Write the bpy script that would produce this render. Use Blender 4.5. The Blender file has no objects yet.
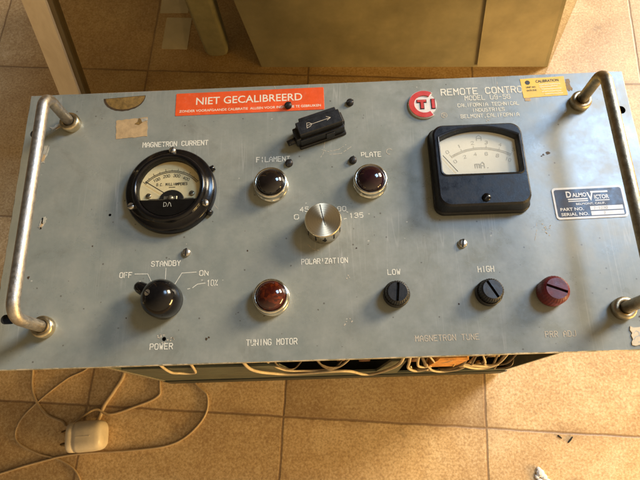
import bpy, bmesh, math, random
from mathutils import Vector, Matrix
random.seed(7)
PI = math.pi
S = 0.001                      # everything below is written in millimetres
ZP = 210.0                     # top of the face plate above the floor

scene = bpy.context.scene
COL = scene.collection

# ------------------------------------------------------------------ camera
cd = bpy.data.cameras.new('camera')
cam = bpy.data.objects.new('camera', cd)
COL.objects.link(cam)
cd.sensor_width = 36.0
cd.lens = 36.0 * 542.864 / 640.0
cd.clip_start = 0.01
cd.clip_end = 60.0
Rm = ((0.999137, -0.028485, -0.030223),
      (-0.036601, -0.947824, -0.316686),
      (-0.019626, 0.317519, -0.948049))      # rows: image right, image down, forward
M = Matrix(((Rm[0][0], -Rm[1][0], -Rm[2][0], 1.368 * S),
            (Rm[0][1], -Rm[1][1], -Rm[2][1], -150.86 * S),
            (Rm[0][2], -Rm[1][2], -Rm[2][2], (379.525 + ZP) * S),
            (0, 0, 0, 1)))
cam.matrix_world = M
scene.camera = cam

# ------------------------------------------------------------------ light
w = bpy.data.worlds.new('World')
scene.world = w
w.use_nodes = True
bgn = w.node_tree.nodes['Background']
# dim warm room: lighter low down towards the right and the front, dark overhead
wn_, wl_ = w.node_tree.nodes, w.node_tree.links
wtc = wn_.new('ShaderNodeTexCoord')
wdot = wn_.new('ShaderNodeVectorMath'); wdot.operation = 'DOT_PRODUCT'
wdot.inputs[1].default_value = (0.62, -0.68, -0.36)
wl_.new(wtc.outputs['Generated'], wdot.inputs[0])
wr = wn_.new('ShaderNodeValToRGB')
wr.color_ramp.elements[0].position = 0.22
wr.color_ramp.elements[0].color = (0.085, 0.066, 0.042, 1)
wr.color_ramp.elements[1].position = 0.85
wr.color_ramp.elements[1].color = (1.0, 0.73, 0.41, 1)
wm = wn_.new('ShaderNodeMath'); wm.operation = 'MULTIPLY_ADD'
wm.inputs[1].default_value = 0.5; wm.inputs[2].default_value = 0.5
wl_.new(wdot.outputs['Value'], wm.inputs[0])
wl_.new(wm.outputs[0], wr.inputs[0])
wl_.new(wr.outputs[0], bgn.inputs[0])
bgn.inputs[1].default_value = 1.0


def area(name, loc, target, size, power, color):
    l = bpy.data.lights.new(name, 'AREA')
    l.shape = 'RECTANGLE'
    l.size, l.size_y = size
    l.energy = power
    l.color = color
    o = bpy.data.objects.new(name, l)
    COL.objects.link(o)
    o.location = loc
    o.rotation_euler = (Vector(target) - Vector(loc)).to_track_quat('-Z', 'Y').to_euler()
    return o


area('warm_lamp', (2.2, 1.35, 1.25), (0.0, -0.05, 0.15), (0.80, 0.80), 124.0, (1.0, 0.83, 0.60))
area('added_bounce_fill', (0.92, -0.50, 0.180), (0.0, -0.16, 0.0), (0.50, 0.12), 15.0, (1.0, 0.64, 0.22))  # added fill for the golden bounce on floor and chassis front
area('window_light', (1.36, 1.00, 2.05), (0.05, 0.0, 0.2), (0.62, 0.62), 36.0, (0.42, 0.66, 1.0))

scene.view_settings.view_transform = 'Standard'
scene.view_settings.look = 'None'
scene.view_settings.exposure = 0.0
scene.view_settings.gamma = 1.0
scene.render.engine = 'CYCLES'
scene.cycles.max_bounces = 8


# ------------------------------------------------------------------ mesh helpers
class MB:
    """collects vertices (mm) and faces, then links them as one mesh object"""

    def __init__(self):
        self.v, self.f, self.m, self.sm = [], [], [], []

    def add(self, vs, fs, mi=0, smooth=False, T=None):
        b = len(self.v)
        for p in vs:
            p = Vector(p)
            self.v.append(T @ p if T is not None else p)
        for q in fs:
            self.f.append([b + i for i in q])
            self.m.append(mi)
            self.sm.append(smooth)
        return self

    def lathe(self, prof, n=48, mi=0, T=None, smooth=True):
        vs, fs = [], []
        k = len(prof)
        for i in range(n):
            a = 2 * PI * i / n
            for r, z in prof:
                vs.append((r * math.cos(a), r * math.sin(a), z))
        for i in range(n):
            j = (i + 1) % n
            for s in range(k - 1):
                r0, r1 = prof[s][0], prof[s + 1][0]
                if r0 < 1e-6 and r1 < 1e-6:
                    continue
                if r0 < 1e-6:
                    fs.append((i * k + s, j * k + s + 1, i * k + s + 1))
                elif r1 < 1e-6:
                    fs.append((i * k + s, j * k + s, i * k + s + 1))
                else:
                    fs.append((i * k + s, j * k + s, j * k + s + 1, i * k + s + 1))
        return self.add(vs, fs, mi, smooth, T)

    def prism(self, poly, z0, z1, ch=0.0, mi=0, mi_edge=None, T=None):
        """poly counter-clockwise (convex-ish); chamfer ch at the top"""
        if mi_edge is None:
            mi_edge = mi
        n = len(poly)
        rings = [(poly, z0)]
        if ch > 0:
            rings.append((poly, z1 - ch))
            rings.append((inset(poly, ch), z1))
        else:
            rings.append((poly, z1))
        vs = [(x, y, z) for pl, z in rings for x, y in pl]
        side = [(r * n + i, r * n + (i + 1) % n, (r + 1) * n + (i + 1) % n, (r + 1) * n + i)
                for r in range(len(rings) - 1) for i in range(n)]
        self.add(vs, side, mi_edge, False, T)
        b = len(self.v) - len(vs)
        top = len(rings) - 1
        self.f.append([b + top * n + i for i in range(n)]); self.m.append(mi); self.sm.append(False)
        self.f.append([b + n - 1 - i for i in range(n)]); self.m.append(mi_edge); self.sm.append(False)
        return self

    def box(self, x0, x1, y0, y1, z0, z1, ch=0.0, mi=0, T=None):
        return self.prism([(x0, y0), (x1, y0), (x1, y1), (x0, y1)], z0, z1, ch, mi, None, T)

    def tube(self, pts, r, n=12, mi=0, cap=True):
        pts = [Vector(p) for p in pts]
        rr = r if isinstance(r, (list, tuple)) else [r] * len(pts)
        vs, fs = [], []
        t0 = (pts[1] - pts[0]).normalized()
        up = Vector((0, 0, 1)) if abs(t0.z) < 0.9 else Vector((1, 0, 0))
        nrm = (up - t0 * up.dot(t0)).normalized()
        for i, p in enumerate(pts):
            if i == 0:
                t = t0
            elif i == len(pts) - 1:
                t = (pts[i] - pts[i - 1]).normalized()
            else:
                t = (pts[i + 1] - pts[i - 1]).normalized()
            nrm = (nrm - t * nrm.dot(t)).normalized()
            bi = t.cross(nrm)
            for k in range(n):
                a = 2 * PI * k / n
                vs.append(p + (nrm * math.cos(a) + bi * math.sin(a)) * rr[i])
        for i in range(len(pts) - 1):
            for k in range(n):
                l = (k + 1) % n
                fs.append((i * n + k, i * n + l, (i + 1) * n + l, (i + 1) * n + k))
        if cap:
            fs.append(tuple(range(n))[::-1])
            fs.append(tuple((len(pts) - 1) * n + k for k in range(n)))
        return self.add(vs, fs, mi, True)

    def ribbon(self, pts, wd, z=0.0, mi=0, drop=0.0, step=None, T=None):
        """flat stroke in the plane z; drop = share of worn-away pieces"""
        for (x0, y0), (x1, y1) in zip(pts[:-1], pts[1:]):
            L = math.hypot(x1 - x0, y1 - y0)
            if L < 1e-6:
                continue
            ux, uy = (x1 - x0) / L, (y1 - y0) / L
            n = max(1, int(L / step)) if step else 1
            e = wd * 0.5
            z_ = z + 0.0035 * (len(self.f) % 17)
            for i in range(n):
                if drop and random.random() < drop:
                    continue
                a = L * i / n - (e * 0.9 if i == 0 else 0)
                b = L * (i + 1) / n + (e * 0.9 if i == n - 1 else 0)
                h = e * (random.uniform(0.92, 1.08) if drop else 1)
                q = [(x0 + ux * t - uy * s * h, y0 + uy * t + ux * s * h, z_)
                     for t, s in ((a, -1), (b, -1), (b, 1), (a, 1))]
                self.add(q, [(0, 1, 2, 3)], mi, False, T)
        return self

    def build(self, name, mats, parent=None, loc=(0, 0, 0), rotz=0.0):
        me = bpy.data.meshes.new(name)
        me.from_pydata([tuple(p * S) for p in self.v], [], self.f)
        for m in (mats if isinstance(mats, (list, tuple)) else [mats]):
            me.materials.append(m)
        for p, mi, s in zip(me.polygons, self.m, self.sm):
            p.material_index = mi
            p.use_smooth = s
        me.update()
        o = bpy.data.objects.new(name, me)
        COL.objects.link(o)
        o.location = Vector(loc) * S
        o.rotation_euler[2] = rotz
        if parent is not None:
            o.parent = parent
        return o


def inset(poly, d):
    n = len(poly)
    out = []
    for i in range(n):
        p0, p1, p2 = Vector(poly[i - 1]), Vector(poly[i]), Vector(poly[(i + 1) % n])
        a, b = (p1 - p0), (p2 - p1)
        if a.length < 1e-9 or b.length < 1e-9:
            out.append(tuple(p1)); continue
        a.normalize(); b.normalize()
        na, nb = Vector((-a.y, a.x)), Vector((-b.y, b.x))
        m = (na + nb)
        m.normalize()
        c = max(0.4, m.dot(na))
        out.append(tuple(p1 + m * d / c))
    return out


def rrect(w_, h_, r, k=6, cx=0, cy=0):
    pts = []
    for sx, sy, a0 in ((1, -1, -PI / 2), (1, 1, 0), (-1, 1, PI / 2), (-1, -1, PI)):
        for i in range(k + 1):
            a = a0 + PI / 2 * i / k
            pts.append((cx + sx * (w_ / 2 - r) + r * math.cos(a), cy + sy * (h_ / 2 - r) + r * math.sin(a)))
    return pts


def circle(r, n=32, cx=0, cy=0, a0=0.0):
    return [(cx + r * math.cos(a0 + 2 * PI * i / n), cy + r * math.sin(a0 + 2 * PI * i / n)) for i in range(n)]


def ragged(w_, h_, j, n=10):
    """torn rectangle outline, centred"""
    pts = []
    cs = [(-w_ / 2, -h_ / 2), (w_ / 2, -h_ / 2), (w_ / 2, h_ / 2), (-w_ / 2, h_ / 2)]
    for a in range(4):
        p, q = cs[a], cs[(a + 1) % 4]
        for i in range(n):
            t = i / n
            pts.append((p[0] + (q[0] - p[0]) * t + random.uniform(-j, j),
                        p[1] + (q[1] - p[1]) * t + random.uniform(-j, j)))
    return pts


def smooth(pts, k=8):
    P = [Vector(p) for p in pts]
    P = [P[0] * 2 - P[1]] + P + [P[-1] * 2 - P[-2]]
    out = []
    for i in range(1, len(P) - 2):
        a, b, c, d = P[i - 1], P[i], P[i + 1], P[i + 2]
        for s in range(k):
            t = s / k
            out.append(0.5 * ((2 * b) + (c - a) * t + (2 * a - 5 * b + 4 * c - d) * t * t + (3 * b - 3 * c + d - a) * t ** 3))
    out.append(P[-2])
    return out


# single stroke engraved capitals on a 4 x 6 grid
G = {
    'A': ['0,0 0,4 2,6 4,4 4,0', '0,2.4 4,2.4'], 'B': ['0,0 0,6 3,6 4,5 4,4 3,3.2 0,3.2', '3,3.2 4,2.2 4,1 3,0 0,0'],
    'C': ['4,5 3,6 1,6 0,5 0,1 1,0 3,0 4,1'], 'D': ['0,0 0,6 2.6,6 4,4.6 4,1.4 2.6,0 0,0'],
    'E': ['4,6 0,6 0,0 4,0', '0,3.1 3,3.1'], 'F': ['4,6 0,6 0,0', '0,3.1 3,3.1'],
    'G': ['4,5 3,6 1,6 0,5 0,1 1,0 3,0 4,1 4,2.8 2.4,2.8'], 'H': ['0,0 0,6', '4,0 4,6', '0,3.1 4,3.1'],
    'I': ['2,0 2,6'], 'J': ['4,6 4,1 3,0 1,0 0,1'], 'K': ['0,0 0,6', '4,6 0,2.6', '1.3,3.6 4,0'], 'L': ['0,6 0,0 4,0'],
    'M': ['0,0 0,6 2,3 4,6 4,0'], 'N': ['0,0 0,6 4,0 4,6'], 'O': ['1,0 0,1 0,5 1,6 3,6 4,5 4,1 3,0 1,0'],
    'P': ['0,0 0,6 3,6 4,5 4,3.8 3,2.8 0,2.8'], 'Q': ['1,0 0,1 0,5 1,6 3,6 4,5 4,1 3,0 1,0', '2.4,1.6 4.2,-0.4'],
    'R': ['0,0 0,6 3,6 4,5 4,3.9 3,3 0,3', '2.2,3 4,0'], 'S': ['4,5 3,6 1,6 0,5 0,4 1,3.2 3,2.8 4,2 4,1 3,0 1,0 0,1'],
    'T': ['0,6 4,6', '2,6 2,0'], 'U': ['0,6 0,1 1,0 3,0 4,1 4,6'], 'V': ['0,6 2,0 4,6'], 'W': ['0,6 1,0 2,4 3,0 4,6'],
    'X': ['0,0 4,6', '0,6 4,0'], 'Y': ['0,6 2,3 4,6', '2,3 2,0'], 'Z': ['0,6 4,6 0,0 4,0'],
    '0': ['1,0 0,1 0,5 1,6 3,6 4,5 4,1 3,0 1,0'], '1': ['1,5 2,6 2,0'], '2': ['0,5 1,6 3,6 4,5 4,4 0,0 4,0'],
    '3': ['0,5.2 1,6 3,6 4,5 4,4 3,3.2 1.5,3.2', '3,3.2 4,2.2 4,1 3,0 1,0 0,0.8'], '4': ['3,0 3,6 0,2 4,2'],
    '5': ['4,6 0.4,6 0.2,3.4 3,3.6 4,2.6 4,1 3,0 1,0 0,0.8'], '6': ['4,5 3,6 1,6 0,5 0,1 1,0 3,0 4,1 4,2.4 3,3.3 0,3'],
    '7': ['0,6 4,6 1.4,0'], '8': ['1,3.2 0,4.2 0,5 1,6 3,6 4,5 4,4.2 3,3.2 1,3.2 0,2.2 0,1 1,0 3,0 4,1 4,2.2 3,3.2'],
    '9': ['0,1 1,0 3,0 4,1 4,5 3,6 1,6 0,5 0,3.6 1,2.7 4,3'], '-': ['0.6,3 3.4,3'], '.': ['1.8,0 2.2,0'], ',': ['2.2,0.4 1.6,-1'],
    '%': ['0,0 4,6', '0.2,5.8 1,5.8 1,5 0.2,5 0.2,5.8', '3,1 3.8,1 3.8,0.2 3,0.2 3,1'],
}


def stroke_text(mb, s, x0, x1, yc, h, wd, z=0.0, drop=0.12, mi=0, adv=5.9, rot=0.0):
    """engraved text filling x0..x1, cap height h, centred on yc"""
    n = len(s)
    total = adv * (n - 1) + 4
    kx = (x1 - x0) / total
    ky = h / 6.0
    T = Matrix.Translation((x0, yc, z)) @ Matrix.Rotation(rot, 4, 'Z')
    for i, c in enumerate(s):
        for st in G.get(c, []):
            pts = [tuple(float(t) for t in q.split(',')) for q in st.split()]
            pts = [((adv * i + px) * kx, (py - 3) * ky) for px, py in pts]
            mb.ribbon(pts, wd, 0, mi, drop, h / 5.0 if drop else None, T)
    return mb


def font_text(mb, s, x0, x1, yc, h, z=0.0, bold=0.0, mi=0, T=None):
    """filled lettering scaled to x0..x1 and cap height h"""
    c = bpy.data.curves.new('lettering', 'FONT')
    c.body = s
    c.size = 1.0
    c.offset = bold
    c.resolution_u = 3
    o = bpy.data.objects.new('lettering', c)
    COL.objects.link(o)
    dg = bpy.context.evaluated_depsgraph_get()
    me = bpy.data.meshes.new_from_object(o.evaluated_get(dg))
    xs = [v.co.x for v in me.vertices]; ys = [v.co.y for v in me.vertices]
    ax, bx_ = min(xs), max(xs)
    cy = (min(ys) + max(ys)) / 2
    k = (x1 - x0) / (bx_ - ax)
    ky = h / max(1e-6, (max(ys) - min(ys)))
    vs = [((v.co.x - ax) * k + x0, (v.co.y - cy) * ky + yc, z) for v in me.vertices]
    fs = [tuple(p.vertices) for p in me.polygons]
    mb.add(vs, fs, mi, False, T)
    bpy.data.objects.remove(o)
    bpy.data.curves.remove(c)
    bpy.data.meshes.remove(me)
    return mb


# ------------------------------------------------------------------ materials
class NT:
    def __init__(self, name):
        self.m = bpy.data.materials.new(name)
        self.m.use_nodes = True
        self.n = self.m.node_tree.nodes
        self.l = self.m.node_tree.links
        self.b = self.n['Principled BSDF']
        self.tc = self.n.new('ShaderNodeTexCoord')

    def link(self, a, b):
        self.l.new(a, b)

    def mapping(self, scale=(1, 1, 1), rot=(0, 0, 0), loc=(0, 0, 0)):
        mp = self.n.new('ShaderNodeMapping')
        mp.inputs['Scale'].default_value = scale
        mp.inputs['Rotation'].default_value = rot
        mp.inputs['Location'].default_value = loc
        self.link(self.tc.outputs['Object'], mp.inputs[0])
        return mp.outputs[0]

    def noise(self, scale, detail=4, rough=0.6, vec=None, dist=0.0):
        t = self.n.new('ShaderNodeTexNoise')
        t.inputs['Scale'].default_value = scale
        t.inputs['Detail'].default_value = detail
        t.inputs['Roughness'].default_value = rough
        t.inputs['Distortion'].default_value = dist
        self.link(vec if vec is not None else self.tc.outputs['Object'], t.inputs['Vector'])
        return t.outputs['Fac']

    def ramp(self, fac, stops):
        r = self.n.new('ShaderNodeValToRGB')
        e = r.color_ramp.elements
        while len(e) < len(stops):
            e.new(0.5)
        for i, (p, c) in enumerate(stops):
            e[i].position = p
            e[i].color = (c, c, c, 1) if isinstance(c, (int, float)) else (*c, 1)
        self.link(fac, r.inputs[0])
        return r.outputs[0]

    def mix(self, fac, a, b, mode='MIX'):
        x = self.n.new('ShaderNodeMix')
        x.data_type = 'RGBA'
        x.blend_type = mode
        for sock, v in ((0, fac), (6, a), (7, b)):
            if isinstance(v, (int, float)):
                x.inputs[sock].default_value = v
            elif isinstance(v, tuple):
                x.inputs[sock].default_value = (*v, 1)
            else:
                self.link(v, x.inputs[sock])
        return x.outputs[2]

    def math(self, op, a, b=0.0, c=None):
        x = self.n.new('ShaderNodeMath')
        x.operation = op
        for i, v in enumerate((a, b) if c is None else (a, b, c)):
            if isinstance(v, (int, float)):
                x.inputs[i].default_value = v
            else:
                self.link(v, x.inputs[i])
        return x.outputs[0]

    def bump(self, h, strength, dist=0.0005):
        x = self.n.new('ShaderNodeBump')
        x.inputs['Strength'].default_value = strength
        x.inputs['Distance'].default_value = dist
        self.link(h, x.inputs['Height'])
        self.link(x.outputs[0], self.b.inputs['Normal'])

    def set(self, **k):
        for key, v in k.items():
            s = self.b.inputs[key.replace('_', ' ')]
            if isinstance(v, tuple):
                s.default_value = (*v, 1) if len(v) == 3 else v
            elif isinstance(v, (int, float)):
                s.default_value = v
            else:
                self.link(v, s)
        return self


def simple(name, col, rough=0.5, metal=0.0, var=0.25, scale=150, bump=0.0, coat=0.0, dust=0.0):
    t = NT(name)
    nz = t.noise(scale, 5, 0.65)
    a = tuple(min(1, c * (1 - var)) for c in col)
    b = tuple(min(1, c * (1 + var)) for c in col)
    c = t.ramp(nz, [(0.3, a), (0.7, b)])
    if dust:
        n2 = t.noise(scale * 4, 3, 0.7)
        c = t.mix(t.ramp(n2, [(0.55, 0.0), (0.75, dust)]), c, (0.42, 0.37, 0.28))
    rr = t.ramp(t.noise(scale * 0.7, 3, 0.6), [(0.3, max(0.03, rough - 0.1)), (0.7, min(1, rough + 0.12))])
    t.set(Base_Color=c, Roughness=rr, Metallic=metal, Coat_Weight=coat)
    if coat:
        t.set(Coat_Roughness=0.08)
    if bump:
        t.bump(t.noise(scale * 3, 4, 0.6), bump)
    return t.m


def paint_mat(name, worn_edge=False):
    t = NT(name)
    big = t.noise(9, 4, 0.6)
    med = t.noise(60, 5, 0.65)
    base = t.ramp(big, [(0.32, (0.218, 0.240, 0.212)), (0.68, (0.310, 0.316, 0.266))])
    base = t.mix(t.ramp(med, [(0.42, 0.0), (0.72, 0.45)]), base, (0.37, 0.36, 0.30))
    base = t.mix(t.ramp(t.noise(38, 6, 0.7, t.mapping((1, 1, 1), (0, 0, 0), (3, 5, 0)), 0.8), [(0.46, 0.0), (0.72, 0.34)]), base, (0.222, 0.245, 0.226))
    # grime film
    grime = t.noise(22, 6, 0.7, dist=0.6)
    base = t.mix(t.ramp(grime, [(0.54, 0.0), (0.74, 0.55)]), base, (0.17, 0.165, 0.13))
    # fine mottling
    fine = t.noise(420, 3, 0.6)
    base = t.mix(t.ramp(fine, [(0.3, 0.14), (0.7, 0.0)]), base, (0.14, 0.15, 0.14))
    # dark specks
    vo = t.n.new('ShaderNodeTexVoronoi')
    vo.inputs['Scale'].default_value = 165
    t.link(t.tc.outputs['Object'], vo.inputs['Vector'])
    sel = t.math('GREATER_THAN', t.noise(80, 2, 0.5), 0.56)
    sp = t.math('MULTIPLY', t.math('LESS_THAN', vo.outputs['Distance'], 0.11), sel)
    base = t.mix(t.math('MULTIPLY', sp, 0.65), base, (0.07, 0.055, 0.04))
    # pale nicks
    vo2 = t.n.new('ShaderNodeTexVoronoi')
    vo2.inputs['Scale'].default_value = 95
    t.link(t.mapping((1, 1.6, 1), (0, 0, 0.5)), vo2.inputs['Vector'])
    sel2 = t.math('GREATER_THAN', t.noise(45, 2, 0.5), 0.6)
    sp2 = t.math('MULTIPLY', t.math('LESS_THAN', vo2.outputs['Distance'], 0.07), sel2)
    base = t.mix(t.math('MULTIPLY', sp2, 0.75), base, (0.60, 0.57, 0.47))
    # hairline scratches in two directions
    for rot, sc in ((0.5, 70), (-0.9, 55), (1.35, 80)):
        ns = t.noise(sc, 2, 0.5, t.mapping((1, 0.035, 1), (0, 0, rot)), 0.4)
        line = t.ramp(ns, [(0.494, 0.0), (0.5, 0.55), (0.506, 0.0)])
        patch = t.ramp(t.noise(14, 3, 0.6), [(0.5, 0.0), (0.65, 1.0)])
        base = t.mix(t.math('MULTIPLY', line, patch), base, (0.47, 0.46, 0.41))
    metal = 0.0
    if worn_edge:
        e = t.ramp(t.noise(130, 4, 0.7), [(0.42, 0.0), (0.56, 1.0)])
        base = t.mix(e, base, (0.72, 0.70, 0.64))
        metal = t.math('MULTIPLY', e, 0.6)
    t.set(Base_Color=base, Metallic=metal,
          Roughness=t.ramp(t.noise(30, 5, 0.7), [(0.3, 0.20), (0.7, 0.46)]), Specular_IOR_Level=0.9)
    t.bump(t.noise(260, 4, 0.6), 0.12, 0.0003)
    return t.m


def tile_mat():
    t = NT('floor tile')
    sep = t.n.new('ShaderNodeSeparateXYZ')
    mp = t.n.new('ShaderNodeMapping')
    mp.vector_type = 'POINT'
    a = math.radians(4.75)
    c, s = math.cos(a), math.sin(a)
    x0, y0, P = 0.1535, -0.1605, 0.2075
    mp.inputs['Rotation'].default_value = (0, 0, a)
    mp.inputs['Scale'].default_value = (1 / P, 1 / P, 1)
    mp.inputs['Location'].default_value = (-(c * x0 - s * y0) / P + 40, -(s * x0 + c * y0) / P + 40, 0)
    # rotate happens after scale in POINT mode; uniform in-plane scale keeps this consistent
    nwarp = t.n.new('ShaderNodeTexNoise')
    nwarp.inputs['Scale'].default_value = 45
    t.link(t.tc.outputs['Object'], nwarp.inputs['Vector'])
    vm = t.n.new('ShaderNodeVectorMath'); vm.operation = 'MULTIPLY_ADD'
    t.link(nwarp.outputs['Color'], vm.inputs[0])
    vm.inputs[1].default_value = (0.0022, 0.0022, 0)
    t.link(t.tc.outputs['Object'], vm.inputs[2])
    t.link(vm.outputs[0], mp.inputs[0])
    t.link(mp.outputs[0], sep.inputs[0])
    dmin = None
    cell = []
    for ax in (0, 1):
        fr = t.math('FRACT', sep.outputs[ax])
        d = t.math('MINIMUM', fr, t.math('SUBTRACT', 1.0, fr))
        dmin = d if dmin is None else t.math('MINIMUM', dmin, d)
        cell.append(t.math('FLOOR', sep.outputs[ax]))
    cb = t.n.new('ShaderNodeCombineXYZ')
    t.link(cell[0], cb.inputs[0]); t.link(cell[1], cb.inputs[1])
    wn = t.n.new('ShaderNodeTexWhiteNoise'); wn.noise_dimensions = '3D'
    t.link(cb.outputs[0], wn.inputs['Vector'])
    # shift the cloud pattern per tile
    vs = t.n.new('ShaderNodeVectorMath'); vs.operation = 'MULTIPLY_ADD'
    t.link(wn.outputs['Color'], vs.inputs[0]); vs.inputs[1].default_value = (7, 7, 7)
    t.link(t.tc.outputs['Object'], vs.inputs[2])
    cloud = t.noise(11, 6, 0.68, vs.outputs[0], 0.5)
    grain = t.noise(420, 4, 0.8, vs.outputs[0])
    grain2 = t.noise(95, 5, 0.7, vs.outputs[0])
    col = t.ramp(cloud, [(0.28, (0.45, 0.285, 0.135)), (0.5, (0.58, 0.392, 0.190)), (0.72, (0.69, 0.51, 0.285))])
    col = t.mix(t.ramp(grain2, [(0.35, 0.28), (0.6, 0.0)]), col, (0.34, 0.20, 0.085))
    col = t.mix(t.ramp(grain, [(0.36, 0.60), (0.52, 0.0)]), col, (0.26, 0.14, 0.06))
    col = t.mix(t.ramp(grain, [(0.52, 0.0), (0.66, 0.45)]), col, (0.78, 0.63, 0.43))
    tone = t.math('MULTIPLY_ADD', wn.outputs['Value'], 0.28, 0.86)
    cbn = t.n.new('ShaderNodeCombineColor')
    for i in range(3):
        t.link(tone, cbn.inputs[i])
    col = t.mix(1.0, col, cbn.outputs[0], 'MULTIPLY')
    # stains
    st = t.ramp(t.noise(16, 4, 0.6), [(0.66, 0.0), (0.73, 0.45)])
    col = t.mix(st, col, (0.13, 0.085, 0.05))
    dirt = t.ramp(t.noise(150, 3, 0.6), [(0.70, 0.0), (0.76, 0.55)])
    col = t.mix(dirt, col, (0.12, 0.075, 0.04))
    halo = t.math('MULTIPLY', t.ramp(dmin, [(0.0, 0.42), (0.06, 0.0)]), t.ramp(t.noise(24, 4, 0.6), [(0.4, 0.0), (0.65, 1.0)]))
    col = t.mix(halo, col, (0.24, 0.14, 0.06))
    gw = t.ramp(dmin, [(0.0030, 1.0), (0.0075, 0.0)])
    col = t.mix(t.math('MULTIPLY', gw, 0.72), col, (0.17, 0.095, 0.045))
    t.set(Base_Color=col, Roughness=t.ramp(cloud, [(0.3, 0.30), (0.7, 0.52)]), Specular_IOR_Level=0.5)
    h = t.math('ADD', t.math('MULTIPLY', gw, -0.7), t.math('MULTIPLY', grain, 0.35))
    t.bump(h, 0.5, 0.0008)
    return t.m


def clear_glass(name, tint=(1, 1, 1), refl=1.0):
    """thin sheet: see-through with a Fresnel reflection"""
    m = bpy.data.materials.new(name)
    m.use_nodes = True
    n, l = m.node_tree.nodes, m.node_tree.links
    n.clear()
    out = n.new('ShaderNodeOutputMaterial')
    mx = n.new('ShaderNodeMixShader')
    tr = n.new('ShaderNodeBsdfTransparent')
    gl = n.new('ShaderNodeBsdfGlossy')
    fr = n.new('ShaderNodeFresnel')
    fr.inputs[0].default_value = 1.45
    tr.inputs[0].default_value = (*tint, 1)
    gl.inputs['Roughness'].default_value = 0.03
    gl.inputs[0].default_value = (refl, refl, refl, 1)
    geo = n.new('ShaderNodeNewGeometry')          # reflect on the entering face only
    inv = n.new('ShaderNodeMath'); inv.operation = 'SUBTRACT'; inv.inputs[0].default_value = 1.0
    l.new(geo.outputs['Backfacing'], inv.inputs[1])
    mu = n.new('ShaderNodeMath'); mu.operation = 'MULTIPLY'
    l.new(fr.outputs[0], mu.inputs[0]); l.new(inv.outputs[0], mu.inputs[1])
    l.new(mu.outputs[0], mx.inputs[0]); l.new(tr.outputs[0], mx.inputs[1]); l.new(gl.outputs[0], mx.inputs[2])
    l.new(mx.outputs[0], out.inputs[0])
    return m


def jewel_mat(name, deep, bright, amt):
    t = NT(name)
    vo = t.n.new('ShaderNodeTexVoronoi')
    vo.inputs['Scale'].default_value = 430
    t.link(t.tc.outputs['Object'], vo.inputs['Vector'])
    f = t.ramp(vo.outputs['Color'], [(0.60, 0.05), (0.85, amt)])  # facet glints put into the colour as brighter flecks
    n = t.ramp(t.noise(160, 2, 0.5), [(0.4, 0.25), (0.7, 1.0)])
    col = t.mix(t.math('MULTIPLY', f, n), deep, bright)
    t.set(Base_Color=col, Roughness=0.09, Specular_IOR_Level=0.7)
    return t.m


def brushed_mat(name):
    t = NT(name)
    # concentric lathe marks: roughness rings and radial tangent
    ln = t.n.new('ShaderNodeVectorMath'); ln.operation = 'LENGTH'
    mp = t.mapping((1, 1, 0))
    t.link(mp, ln.inputs[0])
    cb = t.n.new('ShaderNodeCombineXYZ')
    t.link(ln.outputs['Value'], cb.inputs[0])
    rings = t.noise(2600, 3, 0.7, cb.outputs[0])
    tg = t.n.new('ShaderNodeTangent'); tg.direction_type = 'RADIAL'; tg.axis = 'Z'
    t.set(Base_Color=t.ramp(rings, [(0.3, (0.70, 0.59, 0.40)), (0.7, (0.90, 0.80, 0.60))]), Metallic=1.0,
          Roughness=t.ramp(rings, [(0.3, 0.24), (0.7, 0.40)]), Anisotropic=0.85)
    t.link(tg.outputs[0], t.b.inputs['Tangent'])
    return t.m


def wood_mat(name, a, b):
    t = NT(name)
    n = t.noise(70, 5, 0.65, t.mapping((1, 1, 0.06)), 0.5)
    t.set(Base_Color=t.ramp(n, [(0.3, a), (0.7, b)]), Roughness=0.5)
    return t.m


PAINT = paint_mat('grey green enamel')
EDGE = paint_mat('worn plate edge', True)
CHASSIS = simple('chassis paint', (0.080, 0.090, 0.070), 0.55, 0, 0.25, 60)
CHASSIS_DARK = simple('shaded chassis paint', (0.030, 0.033, 0.026), 0.6, 0, 0.25, 60)  # lip's unlit darkness put into the colour; the shelf shares it
NICKEL = simple('dull nickel', (0.43, 0.40, 0.36), 0.46, 1.0, 0.22, 420, 0.3)
NICKEL_DARK = simple('tarnished nickel', (0.36, 0.305, 0.215), 0.44, 1.0, 0.3, 260, 0.3)
FERRULE = simple('brass ferrule', (0.62, 0.52, 0.34), 0.32, 1.0, 0.25, 200, 0.15)
CHROME = simple('bezel chrome', (0.74, 0.69, 0.57), 0.20, 1.0, 0.15, 250)
STEEL = simple('screw steel', (0.56, 0.52, 0.45), 0.34, 1.0, 0.3, 400, 0.2)
BAKELITE = simple('black bakelite', (0.005, 0.0045, 0.005), 0.14, 0, 0.3, 120, 0.0, 0.0, 0.006)
BAKELITE2 = simple('black crackle bakelite', (0.008, 0.009, 0.013), 0.36, 0, 0.35, 250, 0.08, 0.0, 0.03)
for m_ in (BAKELITE, BAKELITE2):
    m_.node_tree.nodes['Principled BSDF'].inputs['Specular IOR Level'].default_value = 0.33
BLACKPL = simple('black matt plastic', (0.006, 0.0055, 0.0055), 0.46, 0, 0.35, 250, 0.12, 0, 0.06)
BLACKMETAL = simple('blackened screw', (0.035, 0.03, 0.027), 0.42, 0.5, 0.4, 500, 0.2)
SLOT = simple('slot black', (0.004, 0.004, 0.004), 0.8, 0, 0.1, 100)
REDPL = simple('dark red plastic', (0.125, 0.010, 0.012), 0.42, 0, 0.35, 220, 0.15, 0.0, 0.04)
ENGR = simple('engraved ivory fill', (0.74, 0.70, 0.57), 0.7, 0, 0.18, 700)
ENGR_FAINT = simple('engraved faded fill', (0.55, 0.47, 0.35), 0.7, 0, 0.25, 700)
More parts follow.
